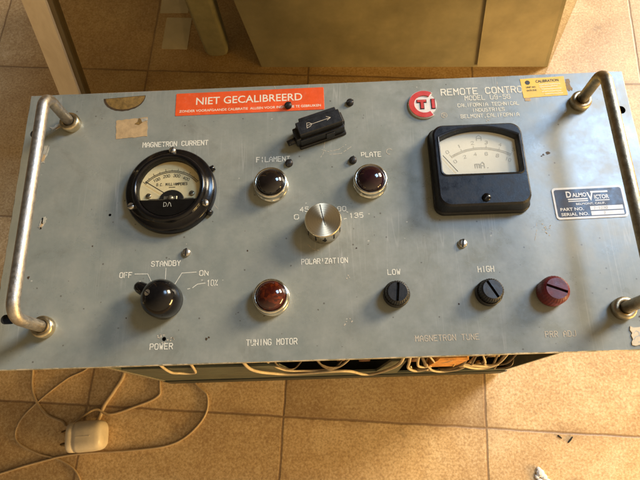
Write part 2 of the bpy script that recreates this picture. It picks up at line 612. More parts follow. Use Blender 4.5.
ORANGE = simple('orange sticker vinyl', (0.84, 0.105, 0.022), 0.36, 0, 0.13, 70, 0.25, 0, 0.16)
PRINTCREAM = simple('sticker cream print', (0.86, 0.78, 0.60), 0.5, 0, 0.05, 300)
TAPE = simple('old tape paper', (0.50, 0.34, 0.17), 0.6, 0, 0.22, 160, 0.15)
RESIDUE = simple('glue residue', (0.23, 0.135, 0.035), 0.55, 0, 0.45, 210, 0.3)
RESIDUE_RIM = simple('dark glue rim', (0.06, 0.035, 0.014), 0.6, 0, 0.4, 300)
YELLOW = simple('yellow sticker paper', (0.84, 0.52, 0.055), 0.5, 0, 0.10, 120)
YELLOWPALE = simple('pale yellow print', (0.86, 0.70, 0.36), 0.5, 0, 0.1, 200)
INK = simple('black ink', (0.02, 0.018, 0.016), 0.6, 0, 0.2, 300)
FADEINK = simple('faded grey ink', (0.53, 0.51, 0.46), 0.6, 0, 0.2, 300)
NAVY = simple('navy plate enamel', (0.030, 0.036, 0.062), 0.35, 0, 0.2, 200)
WHITEPL = simple('plate white', (0.74, 0.75, 0.76), 0.4, 0, 0.08, 300)
EMRED = simple('emblem red', (0.58, 0.055, 0.045), 0.32, 0, 0.12, 200, 0, 0.2)
EMWHITE = simple('emblem white', (0.74, 0.68, 0.60), 0.4, 0, 0.12, 300)
DIALCREAM = simple('aged cream dial', (0.80, 0.66, 0.38), 0.6, 0, 0.10, 90)
DIALWHITE = simple('white dial card', (0.90, 0.85, 0.74), 0.6, 0, 0.05, 60)
GLASS = clear_glass('meter glass', (0.97, 0.97, 0.95))
ALU = brushed_mat('turned aluminium')
ALUSIDE = simple('aluminium side', (0.62, 0.56, 0.44), 0.3, 1.0, 0.25, 400)
J_DARK = jewel_mat('smoky jewel', (0.009, 0.006, 0.005), (0.03, 0.02, 0.02), 0.3)
J_PURPLE = jewel_mat('dark red jewel', (0.016, 0.004, 0.007), (0.05, 0.010, 0.016), 0.4)
J_AMBER = jewel_mat('amber jewel', (0.030, 0.0025, 0.0012), (0.38, 0.055, 0.006), 0.40)
WIRE = simple('cream wire insulation', (0.52, 0.42, 0.28), 0.5, 0, 0.2, 120)
WIREDARK = simple('dark wire insulation', (0.10, 0.07, 0.04), 0.5, 0, 0.3, 120)
WIREYEL = simple('yellow wire insulation', (0.52, 0.32, 0.09), 0.5, 0, 0.2, 120)
ORANGEBOX = simple('orange varnished bobbin', (0.62, 0.27, 0.05), 0.40, 0, 0.4, 160, 0.3)
CORD = simple('old cream flex', (0.40, 0.285, 0.165), 0.45, 0, 0.2, 80)
PLUGM = simple('off white plug plastic', (0.58, 0.49, 0.37), 0.42, 0, 0.16, 80, 0.1, 0, 0.10)
BRASS = simple('dull brass', (0.20, 0.13, 0.06), 0.4, 1.0, 0.3, 300)
WOOD = wood_mat('pale wood', (0.66, 0.52, 0.34), (0.80, 0.66, 0.46))
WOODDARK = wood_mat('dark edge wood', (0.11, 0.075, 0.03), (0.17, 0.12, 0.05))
CARD = simple('brown cardboard', (0.285, 0.275, 0.245), 0.6, 0, 0.28, 14, 0.15, 0, 0.10)
CARD2 = simple('light brown cardboard', (0.350, 0.330, 0.285), 0.6, 0, 0.26, 14, 0.15, 0, 0.10)
LEGM = simple('grey green leg paint', (0.32, 0.32, 0.26), 0.45, 0, 0.2, 60)
REFLCARD = simple('painted reflection', (0.66, 0.60, 0.48), 0.6, 0, 0.12, 40)
PANE = clear_glass('tinted glass', (0.90, 0.86, 0.74), 1.0)

# ------------------------------------------------------------------ setting
fl = MB().add([(-4000, -4000, 0), (4000, -4000, 0), (4000, 4000, 0), (-4000, 4000, 0)], [(0, 1, 2, 3)]).build('floor', tile_mat())
fl['kind'] = 'structure'

# ------------------------------------------------------------------ the instrument


def thing(name, loc, label, cat, group=None):
    o = bpy.data.objects.new(name, None)
    o.empty_display_size = 0.05
    COL.objects.link(o)
    o.location = Vector(loc) * S
    o['label'] = label
    o['category'] = cat
    if group:
        o['group'] = group
    return o


unit = thing('control_unit', (0, 0, 0),
             'grey green electronic control unit with two meters, knobs and chrome handles on the tiled floor', 'control unit')

# --- face plate with four oval rack slots
W2, H2, TH = 241.3, 110.75, 4.0
slots = []
for sx in (-1, 1):
    for sy in (-1, 1):
        slots.append(rrect(11.5, 7, 3.45, 5, sx * 231.0, sy * 75.0))
slots.append(circle(1.5, 12, -117.9, -92.7))
slots.append(circle(1.1, 10, -165.2, 2.4))


def plate():
    bm = bmesh.new()
    outer = [(-W2, -H2), (W2, -H2), (W2, H2), (-W2, H2)]
    ch = 0.55
    # slightly uneven worn edges
    ring = []
    for i in range(4):
        p, q = outer[i], outer[(i + 1) % 4]
        for k in range(60):
            t = k / 60
            ring.append((p[0] + (q[0] - p[0]) * t, p[1] + (q[1] - p[1]) * t))
    ins = [(x - math.copysign(ch * random.uniform(.5, 1.6), x) if abs(abs(x) - W2) < 1e-6 else x,
            y - math.copysign(ch * random.uniform(.5, 1.6), y) if abs(abs(y) - H2) < 1e-6 else y) for x, y in ring]

    def loop(pts, z):
        vs = [bm.verts.new((x * S, y * S, z * S)) for x, y in pts]
        es = [bm.edges.new((vs[i], vs[(i + 1) % len(vs)])) for i in range(len(vs))]
        return vs, es
    tv, te = loop(ins, 0)
    alle = list(te)
    holes = []
    for h in slots:
        v, e = loop(h, 0)
        alle += e
        holes.append(v)
    bmesh.ops.triangle_fill(bm, use_beauty=True, use_dissolve=False, edges=alle, normal=(0, 0, 1))
    for f in bm.faces:
        if f.normal.z < 0:
            f.normal_flip()
    rings = [tv]
    for pts, z in ((ring, -0.6), (ring, -TH)):
        rings.append([bm.verts.new((x * S, y * S, z * S)) for x, y in pts])
    n = len(ring)
    for a, b in zip(rings[:-1], rings[1:]):
        for i in range(n):
            f = bm.faces.new((b[i], b[(i + 1) % n], a[(i + 1) % n], a[i]))
            f.material_index = 1
    f = bm.faces.new(rings[-1][::-1]); f.material_index = 1
    for v in holes:
        lo = [bm.verts.new((q.co.x, q.co.y, -3.8 * S)) for q in v]
        k = len(v)
        for i in range(k):
            f = bm.faces.new((v[i], v[(i + 1) % k], lo[(i + 1) % k], lo[i])); f.material_index = 2
        f = bm.faces.new(lo); f.material_index = 2
    me = bpy.data.meshes.new('face_plate')
    bm.to_mesh(me); bm.free()
    for m in (PAINT, EDGE, SLOT, ENGR_FAINT, RESIDUE_RIM):
        me.materials.append(m)
    o = bpy.data.objects.new('face_plate', me)
    COL.objects.link(o)
    o.parent = unit
    o.location = (0, 0, ZP * S)
    return o


fp = plate()
fp['label'] = 'scuffed grey green enamelled face plate with engraved lettering'
Z = 0.12     # height of filled lettering over the plate


def engrave(s, x0, x1, yc, h, wd, drop=0.08, mat=ENGR, adv=5.9):
    drop *= 0.2
    return stroke_text(MB(), s, x0, x1, yc, h, wd, Z, drop, 0, adv).build('engraved_lettering', mat, fp)


engrave('MAGNETRON CURRENT', -144.4, -92.8, 60.8, 3.9, 0.80)
engrave('FILAMENT', -54.0, -28.2, 43.9, 4.0, 0.70)
engrave('PLATE', 27.6, 42.6, 44.6, 3.9, 0.60, 0.12)
engrave('STANDBY', -130.6, -109.4, -37.6, 3.7, 0.66, 0.05)
engrave('OFF', -153.4, -144.6, -45.3, 3.7, 0.66, 0.05)
engrave('ON', -94.8, -88.6, -45.8, 3.7, 0.62)
engrave('10%', -89.0, -81.5, -53.4, 4.2, 0.5, 0.2)
engrave('POWER', -127.4, -111.6, -97.8, 3.8, 0.62, 0.12)
engrave('POLARIZATION', -20.4, 13.0, -40.0, 3.7, 0.62, 0.08)
engrave('TUNING MOTOR', -59.8, -24.6, -97.2, 3.9, 0.62, 0.10)
engrave('LOW', 41.6, 50.4, -50.1, 3.7, 0.66)
engrave('HIGH', 106.2, 117.4, -50.3, 3.9, 0.75)
engrave('MAGNETRON TUNE', 57.4, 101.0, -98.2, 3.8, 0.55, 0.12, ENGR_FAINT)
engrave('PRR ADJ', 146.6, 167.2, -98.2, 3.8, 0.50, 0.14, ENGR_FAINT)
engrave('REMOTE CONTROL', 94.5, 164.0, 97.6, 5.4, 0.95, 0.05)
engrave('MODEL U9-56', 112.8, 148.6, 91.3, 3.9, 0.58, 0.15)
engrave('CALIFORNIA TECHNICAL', 106.4, 154.6, 84.9, 3.0, 0.52, 0.10)
engrave('INDUSTRIES', 117.4, 142.6, 80.0, 2.8, 0.52, 0.14)
engrave('BELMONT,CALIFORNIA', 107.8, 153.4, 74.8, 3.0, 0.50, 0.10)
engrave('0', -25.2, -22.0, -4.9, 3.6, 0.6)
engrave('45', -20.8, -14.6, 0.9, 3.6, 0.6)
engrave('90', 7.4, 13.6, 0.3, 3.6, 0.55, 0.12)
engrave('135', 16.2, 26.0, -5.4, 3.6, 0.6)
ln = MB()
for pts in ([(-142.3, -44.8), (-132.9, -45.0), (-129.0, -52.4)], [(-119.7, -41.2), (-119.7, -54)],
            [(-97.3, -44.9), (-107.8, -45.3), (-113.4, -55.0)], [(-90.5, -53.4), (-96.0, -54.0), (-99.5, -56.6), (-103, -57.4)]):
    ln = MB()
    ln.ribbon(pts, 0.5, Z, 0, 0.03, 1.2)
    ln.build('engraved_line', ENGR, fp)
for pts in ([(-17.0, -7.5), (-15.6, -7.9)], [(13.6, -7.6), (12.0, -7.9)], [(14, -2.2), (15.0, -2.6)]):
    ln = MB()
    ln.ribbon(pts, 0.5, Z)
    ln.build('engraved_tick', ENGR, fp)
# registered mark beside the emblem, faint ring beside PLATE
rg = MB()
rg.ribbon(circle(2.2, 18, 94.8, 76.6) + [(97.0, 76.6)], 0.45, Z, 0, 0.12)
stroke_text(rg, 'R', 94.1, 95.6, 76.6, 2.2, 0.36, Z, 0)
rg.build('registered_mark', ENGR_FAINT, fp)
rg = MB()
rg.ribbon(circle(2.4, 18, 49.5, 46.5, 0.6)[:13], 0.4, Z, 0, 0.15)
rg.build('engraved_ring', ENGR_FAINT, fp)
# chipped paint, ivory crumbs and long scratches
cp = MB()
for x, y, a in ((-117.9, -92.7, 2.7), (-112.4, -93.0, 1.2), (-121.4, -90.6, 1.2)):
    for k in range(7):
        q = random.uniform(0, 2 * PI)
        cp.prism([(px * random.uniform(.5, 1.2), py * random.uniform(.5, 1.2)) for px, py in circle(0.55, 6)], 0.05, 0.14,
                 T=Matrix.Translation((x + a * math.cos(q), y + a * math.sin(q), 0)))
for x, y in ((158, -23), (160, -26), (158.5, -19), (13, -52), (10, -86), (14, -84), (128, 69.5), (150, 99), (163, -20), (-147, 5.8)):
    for k in range(3):
        cp.prism([(px * random.uniform(.4, 1.2), py * random.uniform(.4, 1.2)) for px, py in circle(0.6, 6)], 0.05, 0.12,
                 T=Matrix.Translation((x + random.uniform(-1.6, 1.6), y + random.uniform(-1.6, 1.6), 0)))
for pts in ([(-86, 8), (-82.5, 3.4)], [(140, 101), (140.2, 105.5)], [(-39, 107.6), (-39.8, 110)], [(-12, 107.5), (-11.5, 110)],
            [(-15.5, -27), (-12, -30.5), (-7.5, -31.8)], [(16, 54), (10, 50), (2, 48.5), (-3, 50.5)], [(20, 52), (12, 46.5), (3, 46)],
            [(150, -30), (152.5, -22), (153, -17)], [(0.5, 63), (-2, 47), (-4, 44)]):
    cp.ribbon(pts, 0.32, 0.08, 0, 0.25, 0.8)

dk = MB()
for x, y, r in ((170.6, 39.9, 2.0), (166.8, 38.6, 1.1), (165.4, 37.4, 0.8), (-221, -44.5, 1.3), (-88, -93.6, 1.1), (-86.4, -92.6, .8), (213, -88, .8),
                (213, -91, 0.7), (-165, 99, .6), (148, 28, .7), (20, -31, .7), (90, -75, .8), (-60, -30, .8), (-176, -22, .7), (-146, -77, .6)):
    dk.prism([(px * random.uniform(.5, 1.1), py * random.uniform(.5, 1.1)) for px, py in circle(r, 9)], 0.05, 0.11,
             T=Matrix.Translation((x, y, 0)))


def join_into(o, mb, mi):
    bm = bmesh.new(); bm.from_mesh(o.data)
    vv = [bm.verts.new(tuple(p * S)) for p in mb.v]
    for q in mb.f:
        f = bm.faces.new([vv[i] for i in q]); f.material_index = mi
    bm.to_mesh(o.data); bm.free()


join_into(fp, cp, 3)
join_into(fp, dk, 4)

# --- chassis: open fronted box under the plate
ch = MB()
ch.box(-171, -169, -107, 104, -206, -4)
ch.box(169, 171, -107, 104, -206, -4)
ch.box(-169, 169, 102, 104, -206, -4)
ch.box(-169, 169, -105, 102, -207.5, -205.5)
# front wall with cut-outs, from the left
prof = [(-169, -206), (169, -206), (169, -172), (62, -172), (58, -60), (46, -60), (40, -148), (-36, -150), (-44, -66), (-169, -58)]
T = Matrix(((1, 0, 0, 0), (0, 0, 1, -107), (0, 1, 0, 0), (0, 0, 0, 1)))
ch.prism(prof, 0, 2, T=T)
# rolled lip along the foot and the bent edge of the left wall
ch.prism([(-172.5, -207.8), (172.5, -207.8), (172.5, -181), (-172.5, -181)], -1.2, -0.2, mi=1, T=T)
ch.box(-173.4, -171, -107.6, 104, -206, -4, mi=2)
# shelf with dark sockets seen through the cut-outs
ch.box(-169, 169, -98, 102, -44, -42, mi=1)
chassis = ch.build('chassis', [CHASSIS, CHASSIS_DARK, simple('chassis lit flange', (0.26, 0.23, 0.17), 0.5, 0.3, 0.2, 80)], unit, (0, 0, ZP))  # light caught by the bent edge is put into the flange's paler colour
for x in (-18, 2, 24):
    MB().lathe([(0, -78), (9, -78), (9, -46), (0, -46)], 24).build('valve_socket', BLACKPL, chassis, (x, -90, 0))


for i, x in enumerate((-30, -12, 8, 28, 66, 74, 114, 124, 134, 144)):
    m = MB()
    zc = random.uniform(-150, -70)
    m.tube([(x - 7, -97, zc), (x - 5, -97, zc), (x - 4.9, -97, zc + 1), (x + 5, -97, zc + 1), (x + 5.1, -97, zc), (x + 7, -97, zc)], [0.6, 0.6, 3.0, 3.0, 0.6, 0.6], 12)
    m.build('resistor', simple('brown resistor body', random.choice(((0.20, 0.09, 0.04), (0.30, 0.2, 0.09), (0.06, 0.05, 0.05))), 0.5), chassis)
MB().box(-34, 150, -97, -94, -120, -104, 0.5).build('tag_strip', simple('tan phenolic board', (0.22, 0.12, 0.05), 0.5), chassis)


def wire(pts, r, mat, k=8):
    return MB().tube(smooth(pts, k), r, 8).build('wire', mat, unit, (0, 0, ZP))


wire([(-136, -100, -20), (-133.6, -108.5, -66), (-128, -109, -82), (-118, -109, -84), (-112, -108.5, -66), (-110, -100, -20)], 1.09, WIRE)
wire([(-72, -100, -30), (-66, -109.5, -62), (-52, -109.8, -104), (-34, -110, -112), (-4, -109.8, -100), (14, -109.6, -108), (26, -109.8, -140), (36, -109.8, -142), (46, -109.6, -108), (52, -109, -50), (54, -100, -20)], 1.29, WIRE)
wire([(-60, -100, -40), (-44, -107.8, -88), (-24, -108.2, -104), (0, -108, -96), (12, -104, -70), (18, -98, -40)], 0.88, WIRE)
wire([(58, -100, -20), (60, -108, -60), (64, -109, -100), (74, -109.5, -128), (84, -109, -120)], 1.16, WIRE)
wire([(66, -100, -30), (68, -108, -70), (74, -108.8, -96), (84, -108, -100)], 1.09, WIRE)
wire([(78, -107, -90), (90, -109.5, -130), (104, -109.6, -140), (116, -108, -118), (118, -100, -60)], 1.09, WIRE)
wire([(108, -108, -88), (120, -109.6, -92), (132, -109.8, -100), (140, -108.4, -96)], 1.22, WIRE)
wire([(110, -108, -100), (122, -109.8, -112), (134, -109.6, -118), (142, -108, -108)], 1.22, WIRE)
wire([(70, -104, -60), (76, -107.5, -84), (79, -108, -112), (72, -107, -140)], 1.36, WIREDARK)
wire([(105, -104, -50), (107, -108, -84), (104, -108.5, -120), (98, -107, -140)], 1.63, WIREDARK)
for q in range(7):
    x = random.uniform(56, 138)
    zt = random.uniform(-150, -70)
    L = random.uniform(14, 34)
    yb = -107.5 - random.uniform(0, 2.2)
    wire([(x, -100, random.uniform(-60, -20)), (x + L * .2, yb, zt + 30), (x + L * .5, yb, zt), (x + L * .8, yb, zt + random.uniform(-6, 26)), (x + L, -99, zt + random.uniform(10, 50))],
         random.uniform(0.6, 0.95), random.choice((WIRE, WIREYEL, WIREDARK, WIREDARK)), 6)
for q in range(3):
    x = random.uniform(-60, 20)
    L = random.uniform(20, 40)
    zt = random.uniform(-105, -75)
    wire([(x, -99, -50), (x + L * .2, -107.6, zt + 20), (x + L * .6, -108, zt), (x + L, -99, zt + 10)], 0.8, WIREDARK, 6)
for x in (68, 112, 119, 126):
    MB().lathe([(2.4, 0), (2.6, 3), (1.2, 4), (1.2, 9), (0, 9.4)], 14).build('terminal_stud', FERRULE, unit, (x, -106.5, ZP - random.uniform(96, 130)))
bo = MB()
bo.box(81, 105, -108.5, -84, -104, -50, 1.5)
bo.box(79.5, 106.5, -106.8, -86, -108, -104, 0.5, 1)
bo.build('coil_bobbin', [ORANGEBOX, WIREDARK], unit, (0, 0, ZP))


# --- handles
def handle(x, yt, yb, mat):
    h, r = 43.0, 4.1
    pts = [(x, yb, 2)]
    cr = 11.0
    pts.append((x, yb, h - cr))
    for i in range(1, 9):
        a = PI / 2 * i / 8
        pts.append((x, yb + cr - cr * math.cos(a), h - cr + cr * math.sin(a)))
    pts.append((x, yt - cr, h))
    for i in range(1, 9):
        a = PI / 2 * i / 8
        pts.append((x, yt - cr + cr * math.sin(a), h - cr + cr * math.cos(a)))
    pts.append((x, yt, 2))
    base = Vector((x, (yt + yb) / 2, ZP))
    o = MB().tube([Vector(p) - Vector((x, base.y, 0)) for p in pts], r, 20).build('pull_handle', mat, unit, base)
    for y in (yt, yb):
        MB().lathe([(7.6, 0), (7.9, 1.5), (7.9, 5.2), (7.2, 6.4), (4.6, 6.8), (4.2, 6.0)], 32).build('ferrule', FERRULE if x < 0 else NICKEL_DARK, o, (0, y - base.y, 0))
    return o


handle(-203.5, 82.0, -82.0, NICKEL)
handle(201.8, 82.5, -82.6, NICKEL_DARK)


# --- screws
def screw(x, y, r, h, mat, ang, parent=unit, z=None, slot=0.28, flat=False):
    m = MB()
    n = 28
    prof = [(r, 0), (r, h * 0.55), (r * 0.86, h * 0.85), (r * 0.5, h), (0, h * 1.02)] if not flat else [(r, 0), (r, h * .8), (r * .9, h), (0, h)]
    m.lathe(prof, n)
    sw = r * slot
    T = Matrix.Rotation(ang, 4, 'Z')
    m.box(-r * 0.92, r * 0.92, -sw / 2, sw / 2, h * 0.72, h * 1.045, 0, 1, T)
    zz = ZP if z is None else z
    return m.build('screw', [mat, SLOT], parent, (x, y, zz))


for x, y, a in ((-28.8, 90.8, 0.7), (20.9, 91.2, 0.3), (-28.6, 39.6, 0.9), (20.8, 39.9, 1.4)):
    screw(x, y, 3.0, 3.2, BLACKMETAL, a)
screw(-105.0, -29.9, 3.1, 2.6, STEEL, 1.5)
screw(97.3, -30.7, 3.3, 2.6, STEEL, 1.35, slot=0.36)

# --- round moving coil meter
mx, my = -118.6, 19.2
rm = MB()
rm.lathe([(34.2, 0), (34.2, 4.6), (33.6, 6.4), (32.2, 7.4), (28.6, 7.8), (28.0, 9.6), (27.0, 11.2), (25.6, 11.8), (24.4, 11.4), (23.6, 10.2), (23.4, 5.0)], 96)
for a in (0.52, -0.56):
    rm.tube([(33 * math.cos(a), 33 * math.sin(a), 2.4), (37.2 * math.cos(a), 37.2 * math.sin(a), 2.4)], [2.4, 2.2], 14)
rmeter = rm.build('round_meter', BAKELITE, unit, (mx, my, ZP))
rmeter['label'] = 'round black meter with aged cream dial'
MB().prism(circle(23.8, 64), 4.0, 5.0).build('dial', DIALCREAM, rmeter)
# black cover over the lower part of the window
cut = -9.6
pl = [(math.sqrt(23.9 ** 2 - cut ** 2), cut)]
a1 = math.atan2(cut, pl[0][0])
pts = [(23.6 * math.cos(a1 - (PI + 2 * a1) * i / 28), 23.6 * math.sin(a1 - (PI + 2 * a1) * i / 28)) for i in range(29)][::-1]
cv = MB().prism(pts, 5.0, 9.6, 0.8)
cover = cv.build('dial_cover', BAKELITE, rmeter)
lg = MB()
lg.ribbon([(-4.6, -17.6), (-4.6, -12.4), (-2.2, -12.6), (-1.0, -14.6), (-2.0, -17.2), (-4.6, -17.6)], 0.55, 9.75)
lg.ribbon([(0.2, -17.6), (2.0, -12.4), (3.4, -13.4), (4.6, -17.8)], 0.6, 9.75)
for i_, p in enumerate(lg.v):
    lg.v[i_] = Vector((p.x * 0.62, (p.y + 15) * 0.62 - 14.0, p.z))
lg.build('maker_mark', FADEINK, rmeter)
pv = (1.6, -9.4)
hub = MB().prism([(pv[0] + 9.6 * math.cos(PI * i / 24), pv[1] + 8.6 * math.sin(PI * i / 24)) for i in range(25)], 5.0, 6.6, 0.4)
hub.build('movement_shield', BLACKPL, rmeter)
bd = MB()
bd.box(-4.2, 6.0, -9.5, -6.2, 6.6, 7.2, 0.3)
bd.lathe([(2, 7.2), (2, 8.2), (0, 8.3)], 20, T=Matrix.Translation((1.4, -8, 0)))
bd.box(-16, -8.4, -9.5, -7.4, 5, 5.7, 0.2); bd.box(11.6, 18, -9.5, -7.4, 5, 5.7, .2)
bd.build('movement_bridge', simple('dull grey metal', (0.30, 0.27, 0.21), 0.4, 0.8, 0.3, 300), rmeter)
sc = MB()
R0 = 23.6
A0, A1 = math.radians(140), math.radians(40)
arcp = lambda R_, a: (pv[0] - 1.2 + R_ * math.cos(a), pv[1] - 1.6 + R_ * math.sin(a))
for R_ in (25.2, 26.6):
    sc.ribbon([arcp(R_, A0 + (A1 - A0) * i / 40) for i in range(41)], 0.32, 5.12)
for i in range(51):
    a = A0 + (A1 - A0) * i / 50
    L = 27.2 if i % 10 == 0 else (26.2 if i % 5 == 0 else 25.4)
    sc.ribbon([arcp(25.2, a), arcp(L + 1.3, a)], 0.28, 5.13)
for k, s in enumerate(('0', '100', '200', '300', '400', '500')):
    if k in (0, 5):
        continue
    a = A0 + (A1 - A0) * k / 5
    px, py = arcp(22.6, a)
    T = Matrix.Translation((px, py, 5.12)) @ Matrix.Rotation((a - PI / 2) * 0.75, 4, 'Z')
    tm = MB()
    stroke_text(tm, s, -2.5, 2.5, 0, 2.2, 0.32, 0, 0)
    sc.add(tm.v, tm.f, 0, False, T)
stroke_text(sc, 'D.C. MILLIAMPERES', -10.6, 12.6, 4.4, 2.0, 0.34, 5.12, 0)
sc.box(-1.2, 3.6, 1.6, 2.1, 5.0, 5.12)
sc.build('scale_marks', INK, rmeter)
MB().ribbon([(pv[0] - 6.0, pv[1] + 6.2), (-18.6, 6.2)], 0.7, 7.2).build('needle', INK, rmeter)
for x, y in ((-16.2, -4.8), (16.6, -3.8)):
    screw(x, y, 2.1, 1.2, NICKEL_DARK, 0.5, rmeter, 5.0)
for x, y, a in ((0.6, 31.4, 1.2), (-27.6, -13.6, .3), (27.6, -13.2, 1.9)):
    screw(x, y, 2.7, 2.4, STEEL, a, rmeter, 7.2)
MB().prism(circle(23.5, 64), 10.0, 10.5).build('glass', GLASS, rmeter)

# --- square meter
qx, qy = 114.6, 27.0
sq = MB()
outer = rrect(70.5, 71.0, 7.5, 8)
f0 = rrect(67.0, 66.5, 8.5, 8)
f1 = rrect(64.4, 63.6, 8.0, 8)


def arch_window(s=0.0):
    """window outline, counter-clockwise, flat foot and arched top"""
    x0, x1, y0, y1, top = -28.6 - s, 29.4 + s, -8.0 - s, 21.8 + s, 29.6 + s
    p = []
    rc = 4.0
    for cx, cy, a in ((x1 - rc, y0 + rc, -PI / 2),):
        for i in range(7):
            p.append((cx + rc * math.cos(a + PI / 2 * i / 6), cy + rc * math.sin(a + PI / 2 * i / 6)))
    n = 24
    w_ = (x1 - x0) / 2; sag = top - y1
    Rr = (w_ * w_ + sag * sag) / (2 * sag)
    th = math.asin(w_ / Rr)
    for i in range(n + 1):
        a = PI / 2 - th + 2 * th * i / n
        p.append(((x0 + x1) / 2 + Rr * math.cos(a), top - Rr + Rr * math.sin(a)))
    for i in range(7):
        a = PI + PI / 2 * i / 6
        p.append((x0 + rc + rc * math.cos(a), y0 + rc + rc * math.sin(a)))
    return p


def square_body():
    bm = bmesh.new()

    def ringv(pts, z):
        return [bm.verts.new((x * S, y * S, z * S)) for x, y in pts]
    rings = [ringv(outer, 0), ringv(outer, 3.2), ringv(inset(outer, 0.9), 4.0), ringv(f0, 12.4), ringv(f1, 13.8)]
    n = len(outer)
    for a, b in zip(rings[:-1], rings[1:]):
        for i in range(n):
            bm.faces.new((a[i], a[(i + 1) % n], b[(i + 1) % n], b[i]))
    bm.faces.new(rings[0][::-1])
    wins = [ringv(arch_window(1.8), 13.8), ringv(arch_window(1.2), 14.5), ringv(arch_window(0.5), 14.3), ringv(arch_window(0), 12.8), ringv(arch_window(-0.6), 8.6)]
    k = len(wins[0])
    for a, b in zip(wins[:-1], wins[1:]):
        for i in range(k):
            bm.faces.new((a[i], a[(i + 1) % k], b[(i + 1) % k], b[i]))
    es = []
    for lst in (rings[-1], wins[0]):
        for i in range(len(lst)):
            es.append(bm.edges.get((lst[i], lst[(i + 1) % len(lst)])))
    bmesh.ops.triangle_fill(bm, use_beauty=True, edges=es, normal=(0, 0, 1))
    bmesh.ops.recalc_face_normals(bm, faces=bm.faces)
    me = bpy.data.meshes.new('square_meter')
    bm.to_mesh(me); bm.free()
    me.materials.append(BAKELITE2)
    o = bpy.data.objects.new('square_meter', me)
    COL.objects.link(o)
    o.parent = unit
    o.location = Vector((qx, qy, ZP)) * S
    return o


smeter = square_body()
smeter['label'] = 'square black meter with white dial'
MB().prism(arch_window(0.6), 7.6, 8.6).build('dial', DIALWHITE, smeter)
sc = MB()
cx, cy, Rr = 2.2, -27.0, 42.4
aa, ab = math.radians(122), math.radians(58)
pt = lambda R_, a: (cx + R_ * math.cos(a), cy + R_ * math.sin(a))
for R_ in (Rr, Rr - 1.5):
    sc.ribbon([pt(R_, aa + (ab - aa) * i / 40) for i in range(41)], 0.22, 8.72)
for i in range(51):
    a = aa + (ab - aa) * i / 50
    sc.ribbon([pt(Rr - 1.5, a), pt(Rr + (1.7 if i % 10 == 0 else 0), a)], 0.26, 8.73)
for k in range(6):
    a = aa + (ab - aa) * k / 5
    for R_, s in ((Rr + 4.4, '%d' % k), (Rr - 5.2, '%d' % (k * 2) if k < 5 else '10')):
        px, py = pt(R_, a)
        T = Matrix.Translation((px, py, 8.72)) @ Matrix.Rotation((a - PI / 2) * 0.8, 4, 'Z')
        tm = MB()
        stroke_text(tm, s, -1.0 * len(s), 1.0 * len(s), 0, 2.5, 0.30, 0, 0)
        sc.add(tm.v, tm.f, 0, False, T)
stroke_text(sc, 'A', 0.4, 4.0, 23.6, 4.4, 0.42, 8.72, 0)
for st in ([(-3.2, -1.4), (-3.2, 1.6), (-1.6, 1.8), (-1.6, -1.4)], [(-1.6, 1.8), (0, 1.6), (0, -1.4)]):
    sc.ribbon(st, 0.6, 8.72)
stroke_text(sc, 'A.', 1.2, 7.4, 0.8, 4.8, 0.6, 8.72, 0)
sc.build('scale_marks', FADEINK, smeter)
MB().ribbon([(-26.6, 9.0), (-17.0, -4.4)], 0.5, 10.2).build('needle', INK, smeter)
MB().prism(arch_window(0.05), 12.0, 12.5).build('glass', GLASS, smeter)
m = MB()
m.lathe([(3.0, 13.6), (3.0, 14.8), (2.2, 15.6), (0, 15.8)], 24)
m.box(-2.6, 2.6, -.4, .4, 15.0, 15.95, 0, 1, Matrix.Rotation(0.9, 4, 'Z'))
m.build('zero_screw', [BAKELITE, SLOT], smeter, (0.4, -27.6, 0))

# --- jewel lamps
for x, y, jm, lab in ((-42.2, 20.6, J_DARK, 'smoky black jewel'), (32.9, 20.2, J_PURPLE, 'dark purplish red jewel'), (-42.0, -66.4, J_AMBER, 'amber red jewel')):
    m = MB()
    m.lathe([(13.0, 0), (13.2, 1.2), (12.8, 2.4), (12.0, 3.0), (12.0, 5.2), (12.5, 5.6), (12.7, 7.4), (12.3, 8.6), (11.4, 9.2), (10.5, 8.8), (10.2, 7.6)], 56)
    lamp = m.build('indicator_lamp', CHROME, unit, (x, y, ZP))
    pr = [(10.6, 8.0)] + [(10.4 * math.cos(PI / 2 * i / 10), 8.4 + 6.4 * math.sin(PI / 2 * i / 10)) for i in range(11)]
    j = MB().lathe(pr, 48).build('jewel', jm, lamp)
    j['label'] = lab

# --- polarization knob (turned aluminium)
kn = MB()
kn.lathe([(13.0, 0.4), (13.2, 1.0), (13.2, 15.2)], 96, 1)
kn.lathe([(13.2, 15.2), (12.7, 16.0), (0, 16.0)], 96, 0, smooth=False)
# knurl band slots round the skirt
for i in range(12):
    a = -PI / 2 + (i + 0.15) * 2 * PI / 12
    T = Matrix.Rotation(a, 4, 'Z')
    kn.box(13.0, 13.35, -0.55, 0.55, 5, 13, 0, 2, T)
a = -PI / 2 + 0.05
kn.box(13.0, 13.4, -1.6, 1.6, 7.2, 8.8, 0, 2, Matrix.Rotation(a, 4, 'Z'))
kn.box(13.0, 13.4, -0.6, 0.6, 5.4, 10.6, 0, 2, Matrix.Rotation(a, 4, 'Z'))
knob = kn.build('aluminium_knob', [ALU, ALUSIDE, SLOT], unit, (-3.6, -13.8, ZP))
MB().ribbon([(0.6, -1.5), (-1.8, 11.6)], 0.6, 16.1).ribbon([(0.6, -1.5), (1.6, -4.5)], 0.35, 16.1).build('index_line', SLOT, knob)

